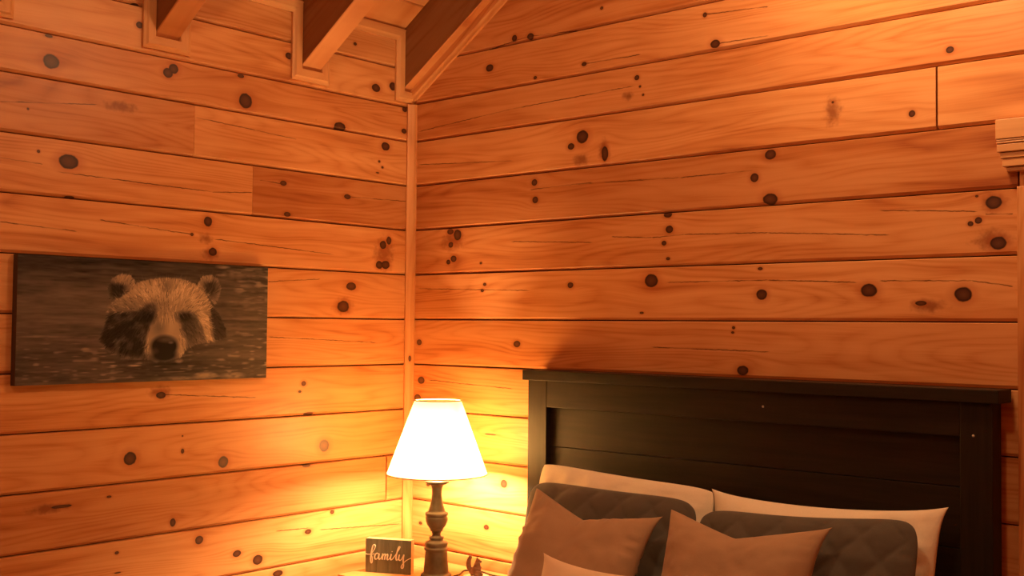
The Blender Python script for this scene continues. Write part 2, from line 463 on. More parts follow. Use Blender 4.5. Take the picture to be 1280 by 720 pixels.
back_tint = {15: (0.92, 0.4), 14: (0.97, 0.32), 13: (0.95, 0.35), 12: (1.02, 0.12), 11: (0.83, 0.52), 10: (0.97, 0.25), 9: (1.04, 0.12), 8: (1.0, 0.2), 7: (1.06, 0.05), 6: (1.04, 0.05)}
for r in range(len(BACK_Z) - 1):
    z0, z1 = BACK_Z[r], BACK_Z[r+1]
    h = z1 - z0
    t, rd = back_tint.get(r, (1.0, 0.15))
    sd = r * 2.3 + 0.7
    if z1 <= DECK_Z:
        if z1 <= 1.95:
            add_plank(wall_back, 'back', r, z0, h, 0, WX0, t, rd, BM, seed=sd)
            if z1 > WZ0 + 0.02:
                add_plank(wall_back, 'back', r, z0, h, WX1, ROOM_X, t, rd, NOM, auto=2.2, seed=sd + 5)
                if z0 < WZ0 - 0.02:
                    add_plank(wall_back, 'back', r, z0, WZ0 - z0, WX0, WX1, t, rd, NOM, seed=sd + 7)
            else:
                add_plank(wall_back, 'back', r, z0, h, WX0, ROOM_X, t, rd, NOM, auto=2.2, seed=sd + 5)
        elif r == 12:
            add_plank(wall_back, 'back', r, z0, h, 0, 2.114, t, rd, BM, seed=sd)
            add_plank(wall_back, 'back', r, z0, h, 2.1185, ROOM_X, 1.06, 0.0, NOM, auto=1.2, seed=41.3)
        elif r == 11:
            add_plank(wall_back, 'back', r, z0, h, 0, WX0, t, rd, BM, seed=sd)
            add_plank(wall_back, 'back', r, z0 + 0.09, h - 0.09, WX0, ROOM_X, t, rd, NOM, seed=sd + 3)
        else:
            add_plank(wall_back, 'back', r, z0, h, 0, 2.9, t, rd, BM, seed=sd)
            add_plank(wall_back, 'back', r, z0, h, 2.9, ROOM_X, t, rd, NOM, auto=2.0, seed=sd + 3)
    else:
        x0 = max(0.0, (z0 - DECK_Z) / SLOPE)
        x1 = ROOM_X - x0
        s = 1 / SLOPE
        hh = min(h, (x1 - x0) * SLOPE / 2 - 0.01)
        if hh < 0.03: continue
        add_plank(wall_back, 'back', r, z0, hh, x0, x1, t, rd, BM, s if z0 > DECK_Z - 0.001 else 0.2, -s if z0 > DECK_Z - 0.001 else -0.2, seed=sd)

# the two walls behind the camera and to its right close the room
far_mat = pine('far_wall_pine', 12.0, 1.0, 0.15, auto_knots=2.2)
def simple_wall(name, length, zs, place, slope=False):
    base = structure(link(name, boxes_mesh([(0, 0.021, -0.02, length, 0.10, zs[-1])]), back_mat, None, *place))
    for i in range(len(zs) - 1):
        link('plank', plank_mesh(length, zs[i+1] - zs[i]), far_mat, base, (0, 0, zs[i]))
    return base
simple_wall('wall_right', -ROOM_Y, LEFT_Z, ((ROOM_X, 0, 0), (0, 0, R(-90))))
wf = structure(link('wall_front', boxes_mesh([(0, 0.021, -0.02, ROOM_X, 0.10, 2.7)]), back_mat, None, (ROOM_X, ROOM_Y, 0), (0, 0, R(180))))
for r in range(len(BACK_Z) - 1):
    z0, z1 = BACK_Z[r], BACK_Z[r+1]
    x0 = max(0.0, (z0 - DECK_Z) / SLOPE) if z1 > DECK_Z else 0.0
    L = ROOM_X - 2 * x0
    hh = min(z1 - z0, L * SLOPE / 2 - 0.01)
    if hh < 0.03: continue
    s = 1 / SLOPE if z0 > DECK_Z - 0.001 else 0.0
    link('plank', plank_mesh(L, hh, s, -s), far_mat, wf, (x0, 0, z0))

# ------------------------------------------------------------------ ceiling: roof boards and rafters
rv = []
th = 0.05
pts = [(-0.3, DECK_Z - 0.3*SLOPE), (RIDGE_X, DECK_Z + RIDGE_X*SLOPE), (ROOM_X+0.3, DECK_Z - 0.3*SLOPE)]
v = []
for y in (ROOM_Y - 0.2, 0.2):
    for (x, z) in pts: v.append((x, y, z + 0.022))
    for (x, z) in pts[::-1]: v.append((x, y, z + 0.022 + th))
f = [(0,1,4,5), (1,2,3,4), (6,11,10,7), (7,10,9,8), (0,6,7,1), (1,7,8,2), (5,4,10,11), (4,3,9,10), (0,5,11,6), (2,8,9,3)]
ceiling = structure(link('ceiling', mesh_from(v, f), back_mat))
deck_mats = [pine('roof_board_pine', 70 + i * 3.3, 1.0, 0.12, axis='Y', auto_knots=1.6, rough=0.42) for i in range(3)]
SL = RIDGE_X / math.cos(PITCH)
BW = SL / 19
def deck_plank():
    L = -ROOM_Y
    g = 0.0012
    prof = [(g, 0.018), (g, 0.005), (0.006, 0.0), (BW - 0.006, 0.0), (BW - g, 0.005), (BW - g, 0.018)]
    v = [(x, -e * L, z) for e in (0, 1) for (x, z) in prof]
    n = 6
    f = [tuple(range(n)), tuple(range(2*n-1, n-1, -1))] + [(i, (i+1) % n, n + (i+1) % n, n + i) for i in range(n)]
    return mesh_from(v, f, 'roof_plank')
dms = []
for mt in deck_mats:
    d = deck_plank(); d.materials.append(mt); dms.append(d)
for i in range(19):
    s = i * BW
    link('plank', dms[i % 3], None, ceiling, (s * math.cos(PITCH), 0, DECK_Z + s * math.sin(PITCH)), (0, -PITCH, 0))
    link('plank', dms[(i + 1) % 3], None, ceiling, (ROOM_X - s * math.cos(PITCH), ROOM_Y, DECK_Z + s * math.sin(PITCH)), (0, -PITCH, R(180)))

# rafters run up from the left wall; sides are darker and rougher than the undersides
def rafter_mesh(w):
    # local: x along the slope, y width, z depth (0 = underside)
    d = (DECK_Z - RAFT_Z) * math.cos(PITCH)
    L = SL + 0.12
    c = 0.003
    prof = [(-w/2, d), (-w/2, c), (-w/2 + c, 0), (w/2 - c, 0), (w/2, c), (w/2, d)]
    v = []
    for e in (0, 1):
        for (y, z) in prof:
            v.append((L if e else z * math.tan(PITCH), y, z))      # plumb cut at the wall
    n = 6
    f = [tuple(range(n)), tuple(range(2*n-1, n-1, -1))] + [(i, (i+1) % n, n + (i+1) % n, n + i) for i in range(n)]
    return mesh_from(v, f, 'rafter')
RAFTER_Y = [-0.0288, -0.521, -1.115, -1.71, -2.305, -2.90, -3.495, -4.09]
rafter_under = [pine('rafter_pine', 90 + i, 1.0, 0.12, axis='X', auto_knots=2.4, rough=0.45) for i in range(3)]
rafter_side = pine('rafter_dark_side', 99, 0.42, 0.25, axis='X', auto_knots=2.0, rough=0.65)
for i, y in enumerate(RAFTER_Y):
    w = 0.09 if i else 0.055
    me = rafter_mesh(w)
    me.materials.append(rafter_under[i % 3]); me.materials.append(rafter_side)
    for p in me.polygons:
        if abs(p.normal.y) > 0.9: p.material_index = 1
    o = link('rafter', me, None, ceiling, (0.0, y, RAFT_Z), (0, -PITCH, 0))
    m2 = me.copy()
    link('rafter', m2, None, ceiling, (ROOM_X, y, RAFT_Z), (0, -PITCH, R(180)))

# ------------------------------------------------------------------ trims
trim_mats = [pine('trim_pine', 110 + i, 1.06, 0.0, axis='X', rough=0.45, wild=0.3, fresh=0.45) for i in range(2)]
def strip(L, w, t=0.018, m0=0.0, m1=0.0, face=0.35):
    """moulding strip x 0..L, z 0..w, face to -y, mitred by m0/m1 (x shift per z). thick inside edge (z=w), thin outside edge (z=0)"""
    prof = [(0, 0), (-t*0.55, 0), (-t*0.7, w*face*0.6), (-t, w*face), (-t, w*0.94), (-t*0.85, w), (0, w)]
    v = [((m0 * z if e == 0 else L - m1 * z), y, z) for e in (0, 1) for (y, z) in prof]
    n = len(prof)
    f = [tuple(range(n)), tuple(range(2*n-1, n-1, -1))] + [(i, (i+1) % n, n + (i+1) % n, n + i) for i in range(n)]
    return mesh_from(v, f, 'strip')

def frame_piece(parent, y, z, L, w, ang, m0, m1, k=0):
    """strip on the left wall; ang turns it in the wall plane"""
    me = strip(L, w, 0.018, m0, m1)
    o = link('moulding', me, trim_mats[k % 2], parent)
    o.matrix_world = Matrix.Translation((0, y, z)) @ Matrix.Rotation(R(90), 4, 'Z') @ Matrix.Rotation(-ang, 4, 'Y')
    return o
TW = 0.042
def trim_root(n):
    e = bpy.data.objects.new('trim_%d' % n, None); C.objects.link(e); e.empty_display_size = 0.05
    return structure(e)
nt = 1
for i, y in enumerate(RAFTER_Y[:5]):
    t = trim_root(nt); nt += 1
    y0, y1 = (y - 0.045, y + 0.045) if i else (-0.0565, -0.001)
    zb = RAFT_Z - 0.003
    # bottom strip: outer (thin) edge low, inner edge at the rafter
    frame_piece(t, y0 - TW, zb - TW, (y1 + TW if i else 0.0) - (y0 - TW), TW, 0, 1, 1 if i else 0, i)
    frame_piece(t, y0 - TW, 2.70, 2.70 - (zb - TW), TW, -R(90), -1, 1, i + 1)
    if i:
        frame_piece(t, y1 + TW, zb - TW, 2.70 - (zb - TW), TW, R(90), 1, -1, i + 1)
    # strip under the roof boards between this rafter and the next
    yn = RAFTER_Y[i+1] + 0.045
    frame_piece(t, yn + TW, 2.70, y0 - yn - 2 * TW, TW + 0.005, 0, -1, -1, i)

# corner post strip
def prism_z(poly, z0, z1):
    n = len(poly)
    v = [(x, y, z0) for x, y in poly] + [(x, y, z1) for x, y in poly]
    f = [tuple(range(n))[::-1], tuple(range(n, 2*n))] + [(i, (i+1) % n, n + (i+1) % n, n + i) for i in range(n)]
    return mesh_from(v, f)
ct = link('trim_%d' % nt, prism_z([(0, 0), (0.030, 0), (0.032, -0.008), (0.024, -0.012), (0.012, -0.024), (0.008, -0.032), (0, -0.030)], 0, 2.452), pine('corner_pine', 131, 1.02, 0.1, axis='Z', knots=[(1.435, .02, .012, .004)], rough=0.4, wild=0.2))
structure(ct); nt += 1
# rake strip up the gable
me = strip(3.0, 0.045, 0.020, 0, 0)
rk = link('trim_%d' % nt, me, pine('rake_pine', 137, 1.0, 0.1, rough=0.4, wild=0.3))
rk.matrix_world = Matrix.Translation((0.0, 0, RAFT_Z - 0.05)) @ Matrix.Rotation(-PITCH, 4, 'Y')
structure(rk); nt += 1

# ------------------------------------------------------------------ window_1 beside the headboard
window = bpy.data.objects.new('window_1', None); C.objects.link(window); structure(window)
win_mat = pine('casing_pine', 150, 1.0, 0.05, axis='Z', rough=0.4, wild=0.4)
head_mat = pine('window_head_pine', 155, 1.12, 0, axis='X', rough=0.4, wild=0.4, fresh=0.7)
cx0, cx1 = 2.334, 3.35
box('casing', (cx0, -0.022, WZ0+0.03, cx0+0.09, 0.05, 1.947), win_mat, window, 0.002)
box('casing', (cx1-0.09, -0.022, WZ0+0.03, cx1, 0.05, 1.947), win_mat, window, 0.002)
box('casing', (cx0+0.09, -0.018, 1.86, cx1-0.09, 0.05, 1.947), head_mat, window, 0.002)
box('casing', (WX0+0.006, -0.006, 1.940, cx1-0.01, 0.02, 1.992), win_mat, window)
hd = []
for (z0, z1, ov, yf) in ((2.072, 2.124, 0.044, -0.052), (2.0665, 2.0705, 0.043, -0.050), (2.060, 2.065, 0.043, -0.050), (2.038, 2.0585, 0.042, -0.048),
                         (2.022, 2.037, 0.036, -0.041), (2.000, 2.021, 0.032, -0.037), (1.988, 1.999, 0.024, -0.028)):
    hd.append((cx0 - ov, yf, z0, cx1 + ov, 0.0, z1))
hd.append((cx0 - 0.02, -0.022, 1.989, cx1 + 0.02, 0.0, 2.12))
link('window_head', boxes_mesh(hd, 0.0018), head_mat, window)
box('window_sill', (cx0-0.03, -0.06, WZ0, cx1+0.03, 0.05, WZ0+0.032), win_mat, window, 0.004)
sash = pine('sash_pine', 160, 0.95, 0.1, axis='Z')
box('sash', (cx0+0.09, 0.03, WZ0+0.032, cx0+0.135, 0.06, 1.86), sash, window, 0.003)
box('sash', (cx1-0.135, 0.03, WZ0+0.032, cx1-0.09, 0.06, 1.86), sash, window, 0.003)
box('sash', (cx0+0.135, 0.03, WZ0+0.032, cx1-0.135, 0.06, WZ0+0.09), sash, window, 0.003)
box('sash', (cx0+0.135, 0.03, 1.81, cx1-0.135, 0.06, 1.86), sash, window, 0.003)
box('sash', (cx0+0.135, 0.032, 1.235, cx1-0.135, 0.058, 1.275), sash, window, 0.003)
gl = NT('window_glass'); gl.bsdf.inputs['Transmission Weight'].default_value = 1.0
glass = gl.done((0.9, 0.95, 0.95), 0.02)
box('pane', (cx0+0.135, 0.043, WZ0+0.09, cx1-0.135, 0.047, 1.235), glass, window)
box('pane', (cx0+0.135, 0.043, 1.275, cx1-0.135, 0.047, 1.81), glass, window)

# ------------------------------------------------------------------ bed
def espresso(name, seed=0.0, axis='X'):
    m = NT(name)
    co = m.coord()
    mp = m.n('ShaderNodeMapping'); m.put(mp.inputs[0], co)
    mp.inputs['Scale'].default_value = {'X': (4, 60, 60), 'Z': (60, 60, 4), 'Y': (60, 4, 60)}[axis]
    mp.inputs['Location'].default_value = (seed, seed, seed)
    g = m.noise(mp.outputs[0], 1.0, 3.0, 0.6)
    col = m.ramp(g, [(0.3, (0.012, 0.008, 0.005)), (0.7, (0.023, 0.015, 0.009))])
    m.bump(g, 0.15, 0.001)
    return m.done(col, 0.50, 0.22)
esp_x, esp_z, esp_y = espresso('espresso_rail', 1, 'X'), espresso('espresso_post', 5, 'Z'), espresso('espresso_side', 9, 'Y')
BX0, BX1 = 0.710, 2.294
bed = thing('bed', 'dark espresso wooden bed with a tall panelled headboard against the pine wall', 'bed', (0, 0, 0))
box('headboard_cap', (0.695, -0.110, 1.379, 2.314, -0.008, 1.414), esp_x, bed, 0.002)
box('headboard_post', (BX0, -0.095, 0.0, BX0+0.084, -0.028, 1.379), esp_z, bed, 0.002)
box('headboard_post', (BX1-0.084, -0.095, 0.0, BX1, -0.028, 1.379), esp_z, bed, 0.002)
box('headboard_rail', (BX0+0.084, -0.0945, 1.288, BX1-0.084, -0.03, 1.379), esp_x, bed, 0.002)
zz = [0.50, 0.66, 0.825, 0.99, 1.152, 1.289]
for i in range(len(zz) - 1):
    box('headboard_panel', (BX0+0.08, -0.072, zz[i]+0.001, BX1-0.08, -0.04, zz[i+1]-0.001), esp_x, bed, 0.0012)
box('headboard_rail', (BX0+0.084, -0.094, 0.36, BX1-0.084, -0.03, 0.50), esp_x, bed, 0.002)
pin = plain('pale_chip', (0.55, 0.5, 0.42), 0.5)
for (x, z) in ((1.632, 1.335), (2.245, 1.292)):
    link('screw_cap', lathe([(0.0035, 0), (0.0035, 0.0012), (0.001, 0.002)], 10), pin, bed, (x, -0.0945, z), (R(90), 0, 0))
box('side_rail', (BX0+0.01, -2.12, 0.22, BX0+0.045, -0.09, 0.40), esp_y, bed, 0.002)
box('side_rail', (BX1-0.045, -2.12, 0.22, BX1-0.01, -0.09, 0.40), esp_y, bed, 0.002)
box('footboard', (BX0, -2.17, 0.12, BX1, -2.12, 0.48), esp_x, bed, 0.003)
for x in (BX0, BX1-0.07):
    box('leg', (x, -2.18, 0.0, x+0.07, -2.11, 0.12), esp_z, bed, 0.003)
box('slat_deck', (BX0+0.045, -2.12, 0.30, BX1-0.045, -0.10, 0.32), esp_y, bed)
sheet_mat = plain('white_sheet', (0.78, 0.74, 0.68), 0.85, 0.15, 0.03, 30, 0.1)
def soft_box(x0, y0, z0, x1, y1, z1, r):
    return boxes_mesh_round(x0, y0, z0, x1, y1, z1, r)
def boxes_mesh_round(x0, y0, z0, x1, y1, z1, r):
    bm = bmesh.new(); bm.from_mesh(boxes_mesh([(x0, y0, z0, x1, y1, z1)]))
    bmesh.ops.bevel(bm, geom=list(bm.edges), offset=r, segments=5, affect='EDGES', profile=0.5)
    for f_ in bm.faces: f_.smooth = True
    me = bpy.data.meshes.new('soft'); bm.to_mesh(me); bm.free()
    return me
MZ = 0.63
mat_o = link('mattress', soft_box(0.757, -2.10, 0.32, 2.247, -0.115, MZ, 0.05), sheet_mat)
tag(mat_o, 'thick white mattress lying on the espresso bed', 'mattress')
cover_mat = plain('grey_bedcover', (0.16, 0.145, 0.125), 0.9, 0.1, 0.08, 90, 0.2)
cov = bmesh.new()
cov.from_mesh(boxes_mesh([(0.735, -2.115, 0.36, 0.755, -0.98, MZ+0.018), (2.249, -2.115, 0.36, 2.269, -0.98, MZ+0.018), (0.735, -2.115, MZ+0.002, 2.269, -0.98, MZ+0.022)], 0.006))
me = bpy.data.meshes.new('bedcover'); cov.to_mesh(me); cov.free()
tag(link('bedcover', me, cover_mat), 'grey bedcover draped over the mattress below the pillows', 'bedcover')

# ------------------------------------------------------------------ pillows
def fabric(name, col, weave=900.0, rough=0.9, sheen=0.2, bump=0.25, mott=0.10):
    m = NT(name)
    co = m.coord()
    a = m.noise(co, weave * 0.35, 2.0)
    b = m.noise(co, 9.0, 3.0)
    c = m.mix(b, tuple(x*(1-mott) for x in col), tuple(min(1, x*(1+mott)) for x in col))
    c = m.mix(m.math('MULTIPLY', a, 0.35), c, tuple(x*0.7 for x in col))
    m.bump(a, bump, 0.0008)
    m.bsdf.inputs['Sheen Weight'].default_value = sheen
    return m.done(c, rough, 0.15)
white_mat = fabric('white_cotton', (0.88, 0.82, 0.68), 700, 0.85, 0.1, 0.1, 0.03)
sham_mat = fabric('charcoal_quilt', (0.115, 0.108, 0.095), 800, 0.92, 0.25, 0.3)
taupe_mat = fabric('taupe_linen', (0.42, 0.29, 0.19), 1000, 0.92, 0.2, 0.35, 0.06)
cream_mat = fabric('cream_linen', (0.82, 0.68, 0.52), 900, 0.9, 0.15, 0.25, 0.04)

def pillow_mesh(W, H, T, pinch=0.05, ear=0.0, chop=0.0, chop_s=0.0, chop_w=0.75, wrinkle=0.004, seed=0.0, quilt=0.0, qs=0.118, nx=64, nz=56, pw=2.6, topslope=0.0, sag=0.0, round_c=0.0, gather=1.0, ear_left=1.0):
    """cushion standing up: x width, z height (0..H), front to -y"""
    V, Fc = [], []
    def outline(s, t):
        # s,t in -1..1 on the seam rectangle; edges curve in between the corners
        if round_c:
            k = 1 - round_c * (abs(s) ** 6) * (abs(t) ** 6)
        else:
            k = 1.0
        x = W/2 * s * k * (1 - pinch * (1 - t*t) * abs(s) ** 3)
        z = H/2 * t * k * (1 - pinch * (1 - s*s) * abs(t) ** 3)
        e = (ear if s > 0 else ear * ear_left) * (abs(s) ** 10) * (abs(t) ** 10)
        x += e * (1 if s > 0 else -1); z += e * 0.6 * (1 if t > 0 else -1)
        up = (t + 1) / 2
        if chop:
            dd = min(1.0, abs(s - chop_s) / chop_w)
            z -= chop * (up ** 2.4) * (1 - dd) ** 1.45
        z += topslope * s * up
        z -= sag * up * (1 - s*s)
        return x, z
    for side in (-1, 1):
        for j in range(nz + 1):
            t = math.sin((j / nz * 2 - 1) * math.pi / 2 * 0.94) / math.sin(math.pi / 2 * 0.94)
            for i in range(nx + 1):
                s = math.sin((i / nx * 2 - 1) * math.pi / 2 * 0.94) / math.sin(math.pi / 2 * 0.94)
                x, z = outline(s, t)
                p = max(0.0, 1 - abs(s) ** pw) * max(0.0, 1 - abs(t) ** pw)
                d = T/2 * p ** 0.55
                if chop:
                    up = (t + 1) / 2
                    dd = min(1.0, abs(s - chop_s) / (chop_w * 0.55))
                    d *= 1 - 0.45 * (up ** 2) * (1 - dd) ** 1.5
                edge = min(1.0, p * 3.0)
                if wrinkle:
                    q = Vector((x * 7 + seed, z * 7, side * 3.0 + seed))
                    d += wrinkle * edge * 1.6 * noise.fractal(q, 0.9, 2.0, 4)
                    # gathers running in from the seams
                    g = noise.noise(Vector((x * 60 if abs(t) > abs(s) else z * 60, seed * 2, side)))
                    near = math.exp(-((1 - max(abs(s), abs(t))) / 0.16) ** 2) * edge
                    d += wrinkle * 0.9 * gather * g * near
                if quilt:
                    a = math.sin(math.pi * (x + z * 1.0) / qs); b = math.sin(math.pi * (x - z * 1.0) / qs)
                    pad = (abs(a) ** 0.45) * (abs(b) ** 0.45)
                    d += quilt * (pad - 0.7) * edge
                V.append((x, side * max(d, 0.0), z + H/2))
    n = (nx + 1) * (nz + 1)
    for j in range(nz):
        for i in range(nx):
            a = j * (nx + 1) + i
            q = (a, a + 1, a + nx + 2, a + nx + 1)
            Fc.append(q)
            Fc.append(tuple(n + k for k in q[::-1]))
    me = bpy.data.meshes.new('pillow')
    me.from_pydata(V, [], Fc)
    bm = bmesh.new(); bm.from_mesh(me)
    bmesh.ops.remove_doubles(bm, verts=bm.verts, dist=1e-5)
    bmesh.ops.recalc_face_normals(bm, faces=bm.faces)
    for f_ in bm.faces: f_.smooth = True
    bm.to_mesh(me); bm.free()
    return me

def put_pillow(name, me, mat, x, ytop, H, lean, label, rz=0.0, roll=0.0, z=MZ + 0.014):
    """stands on the mattress, leaning back so that its top edge is at y = ytop"""
    yb = ytop - H * math.sin(R(lean))
    o = link(name, me, mat, None, (x, yb, z), (R(-lean), R(roll), R(rz)))
    return tag(o, label, 'pillow')

put_pillow('bed_pillow', pillow_mesh(0.69, 0.465, 0.12, 0.03, 0.0, wrinkle=0.009, seed=3.1, round_c=0.05, pw=3.2, topslope=-0.012), white_mat, 1.181, -0.172, 0.465, 11,
           'white bed pillow against the headboard, behind the charcoal sham beside the lamp')
put_pillow('bed_pillow', pillow_mesh(0.675, 0.455, 0.12, 0.035, 0.014, wrinkle=0.009, seed=8.4, pw=3.2, topslope=0.012, sag=0.012), white_mat, 1.856, -0.172, 0.455, 11,
           'white bed pillow with a pointed corner against the headboard, on the window side')
put_pillow('pillow_sham', pillow_mesh(0.65, 0.44, 0.085, 0.03, wrinkle=0.003, seed=12, quilt=0.0085, nx=110, nz=80, round_c=0.10, pw=3.4), sham_mat, 1.222, -0.298, 0.44, 13,
           'charcoal diamond-quilted sham between the white pillow and taupe cushion nearest the lamp')
put_pillow('pillow_sham', pillow_mesh(0.65, 0.445, 0.085, 0.03, wrinkle=0.004, seed=17, quilt=0.0085, nx=110, nz=80, round_c=0.10, pw=3.4, topslope=0.022, sag=0.01), sham_mat, 1.866, -0.298, 0.445, 13,
           'charcoal diamond-quilted sham in front of the white pillow with the pointed corner')
put_pillow('throw_pillow', pillow_mesh(0.47, 0.465, 0.15, 0.12, 0.014, chop=0.034, chop_s=-0.06, chop_w=0.9, wrinkle=0.008, seed=21, topslope=-0.022, gather=3.0, ear_left=-0.3), taupe_mat, 1.255, -0.425, 0.465, 30,
           'taupe linen throw pillow with a dented top, on the lamp side of the bed')
put_pillow('throw_pillow', pillow_mesh(0.47, 0.450, 0.15, 0.12, 0.014, chop=0.030, chop_s=-0.06, chop_w=0.9, wrinkle=0.008, seed=26, topslope=0.0, gather=2.0, ear_left=-0.2), taupe_mat, 1.760, -0.425, 0.450, 23,
           'taupe linen throw pillow with a dented top, on the window side of the bed')
put_pillow('lumbar_pillow', pillow_mesh(0.45, 0.32, 0.11, 0.06, 0.010, wrinkle=0.004, seed=31, sag=0.012, topslope=0.004), cream_mat, 1.505, -0.675, 0.32, 25,
           'small cream lumbar pillow in front of the taupe throw pillows')

# ------------------------------------------------------------------ nightstand
ns_mat = [pine('nightstand_pine', 200 + i, 1.1, -0.1, auto_knots=1.5, rough=0.4, wild=0.5, fresh=0.4) for i in range(2)]
ns_z = pine('nightstand_leg_pine', 205, 1.1, -0.1, axis='Z', rough=0.4, wild=0.3, fresh=0.4)
NX0, NX1, NY0, NY1, NZ = 0.122, 0.665, -0.455, -0.035, 0.668
ns = thing('nightstand', 'honey pine nightstand in the wall corner beside the bed', 'nightstand', (0, 0, 0))
for i in range(3):
    w = (NY1 - NY0) / 3
    box('top_board', (NX0, NY0 + i*w + 0.0006, NZ-0.024, NX1, NY0 + (i+1)*w - 0.0006, NZ), ns_mat[i % 2], ns, 0.002)
for x in (NX0+0.02, NX1-0.065):
    for y in (NY0+0.02, NY1-0.065):
        box('leg', (x, y, 0, x+0.045, y+0.045, NZ-0.024), ns_z, ns, 0.003)
box('side_panel', (NX0+0.03, NY0+0.065, 0.12, NX0+0.045, NY1-0.065, NZ-0.024), ns_mat[0], ns)
box('side_panel', (NX1-0.045, NY0+0.065, 0.12, NX1-0.03, NY1-0.065, NZ-0.024), ns_mat[0], ns)
box('back_panel', (NX0+0.065, NY1-0.045, 0.12, NX1-0.065, NY1-0.03, NZ-0.024), ns_mat[1], ns)
box('shelf', (NX0+0.045, NY0+0.03, 0.14, NX1-0.045, NY1-0.045, 0.16), ns_mat[1], ns)
dr = box('drawer', (NX0+0.068, NY0+0.022, 0.47, NX1-0.068, NY1-0.10, NZ-0.03), ns_mat[0], ns, 0.003)
link('knob', lathe([(0.006, 0), (0.006, 0.012), (0.015, 0.018), (0.015, 0.024), (0.008, 0.028)], 20), esp_x, dr, ((NX0+NX1)/2, NY0+0.022, 0.555), (R(90), 0, 0))

# ------------------------------------------------------------------ table lamp
LX, LY = 0.429, -0.261
lamp = thing('table_lamp', 'turned bronze table lamp with a glowing white cone shade on the nightstand', 'lamp', (LX, LY, NZ))
bz = NT('aged_bronze')
bn = bz.noise(bz.coord(), 25, 4)
bz.bsdf.inputs['Metallic'].default_value = 0.35
bronze = bz.done(bz.ramp(bn, [(0.3, (0.060, 0.048, 0.034)), (0.7, (0.115, 0.092, 0.066))]), 0.42)
body = [(0.055, 0.0), (0.055, 0.014), (0.052, 0.019), (0.046, 0.021), (0.0445, 0.026), (0.0425, 0.05), (0.0385, 0.098), (0.0385, 0.1), (0.043, 0.104), (0.044, 0.109), (0.0415, 0.112),
        (0.038, 0.114), (0.040, 0.120), (0.0415, 0.126), (0.037, 0.132), (0.026, 0.136), (0.0245, 0.140), (0.0265, 0.145), (0.0255, 0.149), (0.0165, 0.152), (0.0155, 0.160), (0.0185, 0.168),
        (0.0235, 0.171), (0.0225, 0.175), (0.027, 0.181), (0.0345, 0.192), (0.0390, 0.206), (0.0395, 0.215), (0.0390, 0.219), (0.0355, 0.221), (0.0395, 0.224), (0.0415, 0.229), (0.0395, 0.234), (0.0345, 0.236),
        (0.0305, 0.238), (0.0295, 0.243), (0.024, 0.258), (0.0195, 0.280), (0.0175, 0.300), (0.0185, 0.320), (0.0225, 0.331), (0.034, 0.335), (0.0425, 0.340), (0.0430, 0.345), (0.040, 0.348), (0.012, 0.350)]
link('lamp_base', lathe(body, 48), bronze, lamp)
brass = plain('brass_socket', (0.45, 0.3, 0.12), 0.35, 0.5); brass.node_tree.nodes['Principled BSDF'].inputs['Metallic'].default_value = 0.8
link('socket', lathe([(0.010, 0.350), (0.010, 0.356), (0.017, 0.359), (0.017, 0.386), (0.012, 0.39)], 24), brass, lamp)
em = NT('bulb_glow')
em.bsdf.inputs['Emission Color'].default_value = (*TABLE_LAMP_COL, 1); em.bsdf.inputs['Emission Strength'].default_value = TABLE_LAMP_W / (math.pi * 0.0107)
bulb_mat = em.done((0.9, 0.85, 0.75), 0.3)
link('bulb', lathe([(0.010, 0.39), (0.0138, 0.394), (0.014, 0.41), (0.014, 0.49), (0.0125, 0.502), (0.008, 0.510), (0.002, 0.513)], 24), bulb_mat, lamp)
sh = NT('parchment_shade')
dif = sh.n('ShaderNodeBsdfDiffuse'); tra = sh.n('ShaderNodeBsdfTranslucent'); mx = sh.n('ShaderNodeMixShader')
wv = sh.noise(sh.coord(), 300, 2)
shc = sh.mix(wv, (0.84, 0.74, 0.50), (0.90, 0.80, 0.57))
sh.put(dif.inputs[0], shc); sh.put(tra.inputs[0], shc); mx.inputs[0].default_value = 0.88
trn = sh.n('ShaderNodeBsdfTransparent'); trn.inputs[0].default_value = (1.0, 0.93, 0.80, 1); mx2 = sh.n('ShaderNodeMixShader'); mx2.inputs[0].default_value = 0.20   # open weave
sh.t.links.new(dif.outputs[0], mx.inputs[1]); sh.t.links.new(tra.outputs[0], mx.inputs[2])
sh.t.links.new(mx.outputs[0], mx2.inputs[1]); sh.t.links.new(trn.outputs[0], mx2.inputs[2])
sh.t.links.new(mx2.outputs[0], sh.t.nodes['Material Output'].inputs['Surface'])
Z0S, Z1S, R0S, R1S = 0.372, 0.632, 0.179, 0.083
t_ = 0.0012
shade = lathe([(R0S, Z0S), (R1S, Z1S), (R1S - t_, Z1S), (R0S - t_, Z0S)], 64, cap=False)
shade_o = link('lamp_shade', shade, sh.mat, lamp)
rimm = plain('shade_trim', (0.80, 0.72, 0.52), 0.8, 0.2)
for (r, z) in ((R0S, Z0S), (R1S, Z1S)):
    ring = [(r * math.cos(2*math.pi*i/64), r * math.sin(2*math.pi*i/64), z) for i in range(65)]
    link('shade_rim', tube(ring, 0.0022, 8), rimm, shade_o)
link('harp', tube([(0.017, 0, 0.37)] + [(0.05 * math.sin(math.pi * k / 16) + 0.005, 0, 0.37 + 0.245 * k / 16) for k in range(1, 17)], 0.0016, 6), brass, lamp)
link('harp', tube([(-0.017, 0, 0.37)] + [(-0.05 * math.sin(math.pi * k / 16) - 0.005, 0, 0.37 + 0.245 * k / 16) for k in range(1, 17)], 0.0016, 6), brass, lamp)
for k in range(3):
    a = 2 * math.pi * k / 3 + 0.4
    link('shade_spider', tube([(0, 0, 0.617), ((R1S-0.002) * math.cos(a), (R1S-0.002) * math.sin(a), Z1S - 0.002)], 0.0014, 6), brass, lamp)
cord_mat = plain('cord_brown', (0.05, 0.03, 0.02), 0.5)
